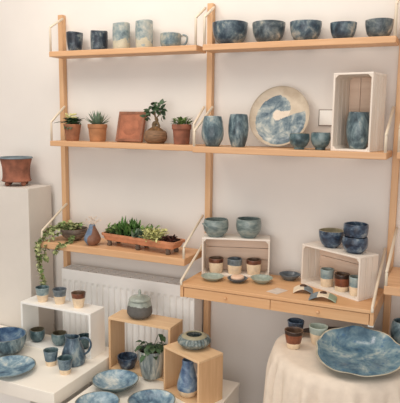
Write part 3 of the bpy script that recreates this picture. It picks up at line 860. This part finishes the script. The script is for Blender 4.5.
# ---- white box items
gr = 'dipped cups on the white box'
CUPD = [(0, .64), (.04, .67), (.5, .85), (1, 1)]
for x, y, m, inn, sd, lab in ((.086, -.318, 'dipteal', 'teal', 41, 'teal dipped cream cup at the left on top of the white box'),
                         (.176, -.306, 'dipslate', 'slate', 42, 'slate grey dipped cream cup in the middle on top of the white box'),
                         (.287, -.312, 'dipbrown', 'inbrown', 43, 'red brown dipped cream cup at the right on top of the white box')):
    vessel('cup', lab, 'cup', (x, y, .562), .0325, .069, CUPD, G[m], G[inn], gr, sd)
gr = 'teal bowls inside the white box'
vessel('small_bowl', 'teal bowl at the left inside the white box, behind the big bowl', 'bowl', (.048, -.318, .3602), .0362, .058, ROUNDB, G['teal'], G['brownin'], gr, 44)
vessel('small_bowl', 'teal bowl with brown inside in the middle of the white box', 'bowl', (.170, -.308, .3602), .0368, .058, ROUNDB, G['teal'], G['brownin'], gr, 45)
vessel('small_bowl', 'teal bowl at the right inside the white box, behind the jug', 'bowl', (.297, -.29, .3602), .0330, .060, ROUNDB, G['teal'], group=gr, seed=46)
vessel('large_bowl', 'large deep bowl with blue inside cut by the left edge', 'bowl', (-.008, -.469, .35), .095, .086, [(0, .55), (.05, .62), (.3, .86), (.65, .97), (1, 1)], G['vase'], G['brightin'], None, 47, rim=M['rimgrey'])
vessel('plate', 'wide shallow bright blue plate on the cream table at the left front', 'plate', (.146, -.613, .35), .110, .024, [(0, .5), (.1, .56), (.5, .8), (1, 1)], G['bright'], G['bright'], None, 48, t=.004, rim=M['rimgrey'])
t = thing('jug', 'blue teardrop jug with loop handle on the low cream table', 'jug', (.343, -.432, .35), .3)
def spout(th, r, z):
    k = 1+.01*sin(2*th)
    if z > .095:
        d = (th-2.9+PI) % (2*PI)-PI
        k += .5*math.exp(-(d/.42)**2)*((z-.095)/.03)
    return r*k, z+(.004*math.exp(-(((th-2.9+PI) % (2*PI)-PI)/.5)**2) if z > .11 else 0)
vessel('jug_body', None, None, (0, 0, 0), .0525, .122, [(0, .82), (.04, .93), (.2, 1), (.4, .95), (.65, .76), (.88, .58), (1, .56)], G['jug'], None, fn=spout, parent=t)
link_obj('handle', handle_bm([(.026, 0, .106), (.044, 0, .120), (.070, 0, .115), (.080, 0, .090), (.068, 0, .060), (.046, 0, .042)], .0048), G['jug'], t)
gr = 'blue dipped cups in front of the jug'
vessel('cup', 'blue cup with cream base on the cream table, left of the jug', 'cup', (.264, -.486, .35), .0318, .068, CUPD, G['dipblue'], G['teal'], gr, 49)
vessel('cup', 'blue cup with cream base on the cream table, in front of the jug', 'cup', (.371, -.527, .35), .0328, .068, CUPD, G['dipblue'], G['teal'], gr, 50)

# ---- oak boxes items
t = thing('lidded_jar', 'round grey jar with a pale green knobbed lid on the larger oak box', 'jar', (.580, -.262, .545))
vessel('jar_body', None, None, (0, 0, 0), .0562, .078, [(0, .60), (.05, .72), (.2, .94), (.38, 1), (.7, .95), (.92, .87), (1, .82)], G['jar'], seed=51, parent=t)
bm = bmesh.new()
revolve(bm, [(0, .0795), (.0475, .0795), (.0492, .082), (.0480, .0855), (.040, .0935), (.022, .0995), (.0085, .1015), (.0062, .106), (.0068, .114), (.0058, .122), (.003, .1265), (0, .127)], 40)
link_obj('lid', bm, G['lid'], t)
def rib(th, r, z):
    k = 1+.034*cos(26*th)*min(1, max(0, (r-.035)/.02))
    return r*k, z
t = thing('ribbed_pot', 'squat ribbed teal pot with cream collar on the smaller oak box', 'pot', (.889, -.352, .497), 0)
bm = vessel_bm(.0665, .052, [(0, .52), (.05, .62), (.25, .9), (.45, 1), (.68, .95), (.82, .84)], .005, 120, rib)
bm.free()
prof = interp([(.036, 0), (.050, .006), (.064, .02), (.0665, .028), (.061, .040), (.052, .0465)], 5)
prof = [(0, 0)]+prof+[(.048, .0460), (.050, .03), (.045, .012), (.02, .006), (0, .006)]
bm = bmesh.new(); revolve(bm, prof, 120, fn=rib); link_obj('pot_body', bm, [G['ribbed']], t)
bm = bmesh.new(); revolve(bm, [(.052, .0462), (.046, .0505), (.040, .0530), (.035, .0545), (.032, .053), (.033, .048), (.049, .0445)], 60); link_obj('cream_collar', bm, M['collar'], t)
vessel('vase', 'blue pear shaped vase with cream base inside the smaller oak box', 'vase', (.885, -.402, .3102), .0430, .149, [(0, .70), (.04, .80), (.2, 1), (.35, .98), (.6, .76), (.85, .55), (1, .54)], G['bvase'], None, None, 52)
vessel('small_pot', 'small dark navy pot inside the larger oak box at the left', 'pot', (.530, -.288, .3112), .0460, .052, [(0, .64), (.05, .7), (.4, .87), (.8, .98), (1, 1)], G['deep'], None, None, 53)
t = thing('potted_plant', 'dark leafed plant in a streaked grey pot inside the larger oak box', 'potted plant', (.672, -.318, .3112), 0)
vessel('pot', None, None, (0, 0, 0), .0580, .122, [(0, .68), (.04, .74), (.4, .89), (.75, .98), (1, 1)], G['streak'], seed=54, parent=t, t=.005, wa=.015)
bm = bmesh.new(); revolve(bm, [(0, .106), (.03, .105), (.05, .102), (.045, .096), (0, .096)], 24); link_obj('soil', bm, M['soil'], t)
bm = bmesh.new(); rnd = random.Random(21)
for k in range(26):
    a = rnd.uniform(0, 6.28); r = rnd.uniform(.015, .055); h = .115+rnd.uniform(0, .035)
    p = Vector((r*cos(a), r*sin(a), h))
    tube(bm, smooth_path([(r*.3*cos(a), r*.3*sin(a), .104), (r*.7*cos(a), r*.7*sin(a), h+.008), p], 4), .0011, 5)
    leaf(bm, p, (cos(a), sin(a), rnd.uniform(-.4, .2)), rnd.uniform(.028, .04), .026, .35)
for q in ([(0, 0, .104), (.018, 0, .16), (.034, 0, .195), (.050, -.005, .190)], [(0, 0, .104), (-.02, -.01, .15), (-.035, -.02, .155)], [(0, 0, .104), (0, -.03, .125), (-.005, -.06, .112)]):
    P = smooth_path(q, 5); tube(bm, P, .0012, 5)
    for k in range(3): leaf(bm, P[-1-k*2], (P[-1]-P[-4])+Vector((0, 0, rnd.uniform(-.01, .004))), .032, .024, .3)
link_obj('foliage', bm, M['leafd'], t)
gr = 'shallow blue bowls on the front platform'
SH = [(0, .45), (.08, .52), (.5, .80), (.85, .97), (1, 1)]
vessel('shallow_bowl', 'shallow blue bowl on the front platform, nearest the oak boxes at left', 'bowl', (.579, -.464, .30), .0965, .040, SH, G['teal'], G['bright'], gr, rim=M['rimgrey'], seed=55)
vessel('shallow_bowl', 'shallow blue bowl cut by the bottom edge, beside the cream table', 'bowl', (.618, -.650, .30), .085, .036, SH, G['teal'], G['bright'], gr, rim=M['rimgrey'], seed=56)
vessel('shallow_bowl', 'shallow blue bowl cut by the bottom edge, in front of the blue vase', 'bowl', (.800, -.548, .30), .092, .036, SH, G['teal'], G['bright'], gr, rim=M['rimgrey'], seed=57)

# ---- round table items
ct = .6012
vessel('cup', 'dark blue cup at the back of the linen covered round table', 'cup', (1.298, -.310, ct), .0325, .058, CUPD, G['deep'], None, 'cups on the round table', 58)
vessel('cup', 'red brown cup with black rim and cream base on the round table', 'cup', (1.322, -.428, ct), .0340, .066, CUPD, G['dipbrown2'], G['inbrown'], 'cups on the round table', 59)
vessel('cup', 'pale celadon cup with cream base between brown cup and big platter', 'cup', (1.394, -.350, ct), .0350, .066, CUPD, G['dipcel'], G['celadon'], 'cups on the round table', 60)
vd = Vector((1.564-1.823, -.442+2.38)); va = math.atan2(vd.y, vd.x)
def platf(th, r, z):
    k = 1+.010*sin(3*th+.7)+.008*sin(5*th+2)+.012*sin(9*th+1)+.007*sin(14*th)
    k *= 1+.085*cos(2*th)
    return r*k, z*(1+.03*sin(4*th+1.2)+.05*sin(9*th+.4)+.42*cos(th)*z/.046)
vessel('platter', 'big irregular sea blue platter on the linen covered round table', 'platter', (1.558, -.457, ct), .160, .046, [(0, .62), (.1, .68), (.4, .82), (.8, .95), (1, 1)], G['teal'], G['platter'], None, 61, t=.006, rim=M['rimcream'], rz=va, fn=platf, seg=96)
vessel('vase', 'teal blue vase behind the platter at the right edge', 'vase', (1.678, -.222, tz+.0003), .0430, .092, EGG2, G['vase'], None, None, 62)

# ------------------------------------------------------------------ camera
cam = bpy.data.cameras.new('camera'); co = bpy.data.objects.new('camera', cam); C.objects.link(co)
f_px, pan, pitch, roll = 571.3, .4240, -.1442, .0117
fw = Vector((-sin(pan)*cos(pitch), cos(pan)*cos(pitch), sin(pitch)))
r = Vector((cos(pan), sin(pan), 0)); u = r.cross(fw)
r2 = r*cos(roll)+u*sin(roll); u2 = -r*sin(roll)+u*cos(roll)
mw = Matrix((r2, u2, -fw)).transposed().to_4x4(); mw.translation = Vector((1.8231, -2.3798, 1.4217))
co.matrix_world = mw
cam.sensor_fit = 'HORIZONTAL'; cam.sensor_width = 36; cam.lens = 36*f_px/400
cam.clip_start = .05
scene.camera = co

# ------------------------------------------------------------------ light
w = bpy.data.worlds.new('room'); scene.world = w; w.use_nodes = True
bg = w.node_tree.nodes['Background']; bg.inputs[0].default_value = (1, .935, .88, 1); bg.inputs[1].default_value = .60
def area(name, loc, target, sx, sy, power, col):
    l = bpy.data.lights.new(name, 'AREA'); l.shape = 'RECTANGLE'; l.size = sx; l.size_y = sy; l.energy = power; l.color = col
    o = bpy.data.objects.new(name, l); C.objects.link(o); o.location = loc
    o.rotation_euler = (Vector(target)-Vector(loc)).to_track_quat('-Z', 'Y').to_euler()
    return o
area('window_light', (1.5, -3.8, 1.1), (1.0, -.1, .6), 3.2, 2.1, 47, (1, .99, .98))
area('ceiling_light', (1.05, -.75, 2.7), (.95, -.1, 1.5), 1.8, .4, 11, (1, .87, .74))
area('room_ceiling_light', (.0, -1.25, 2.7), (.3, -.75, .3), .7, .7, 13, (1, .94, .86))

scene.view_settings.view_transform = 'Standard'
scene.view_settings.look = 'None'
scene.view_settings.exposure = 0.0
scene.view_settings.gamma = 1
scene.view_settings.use_curve_mapping = False
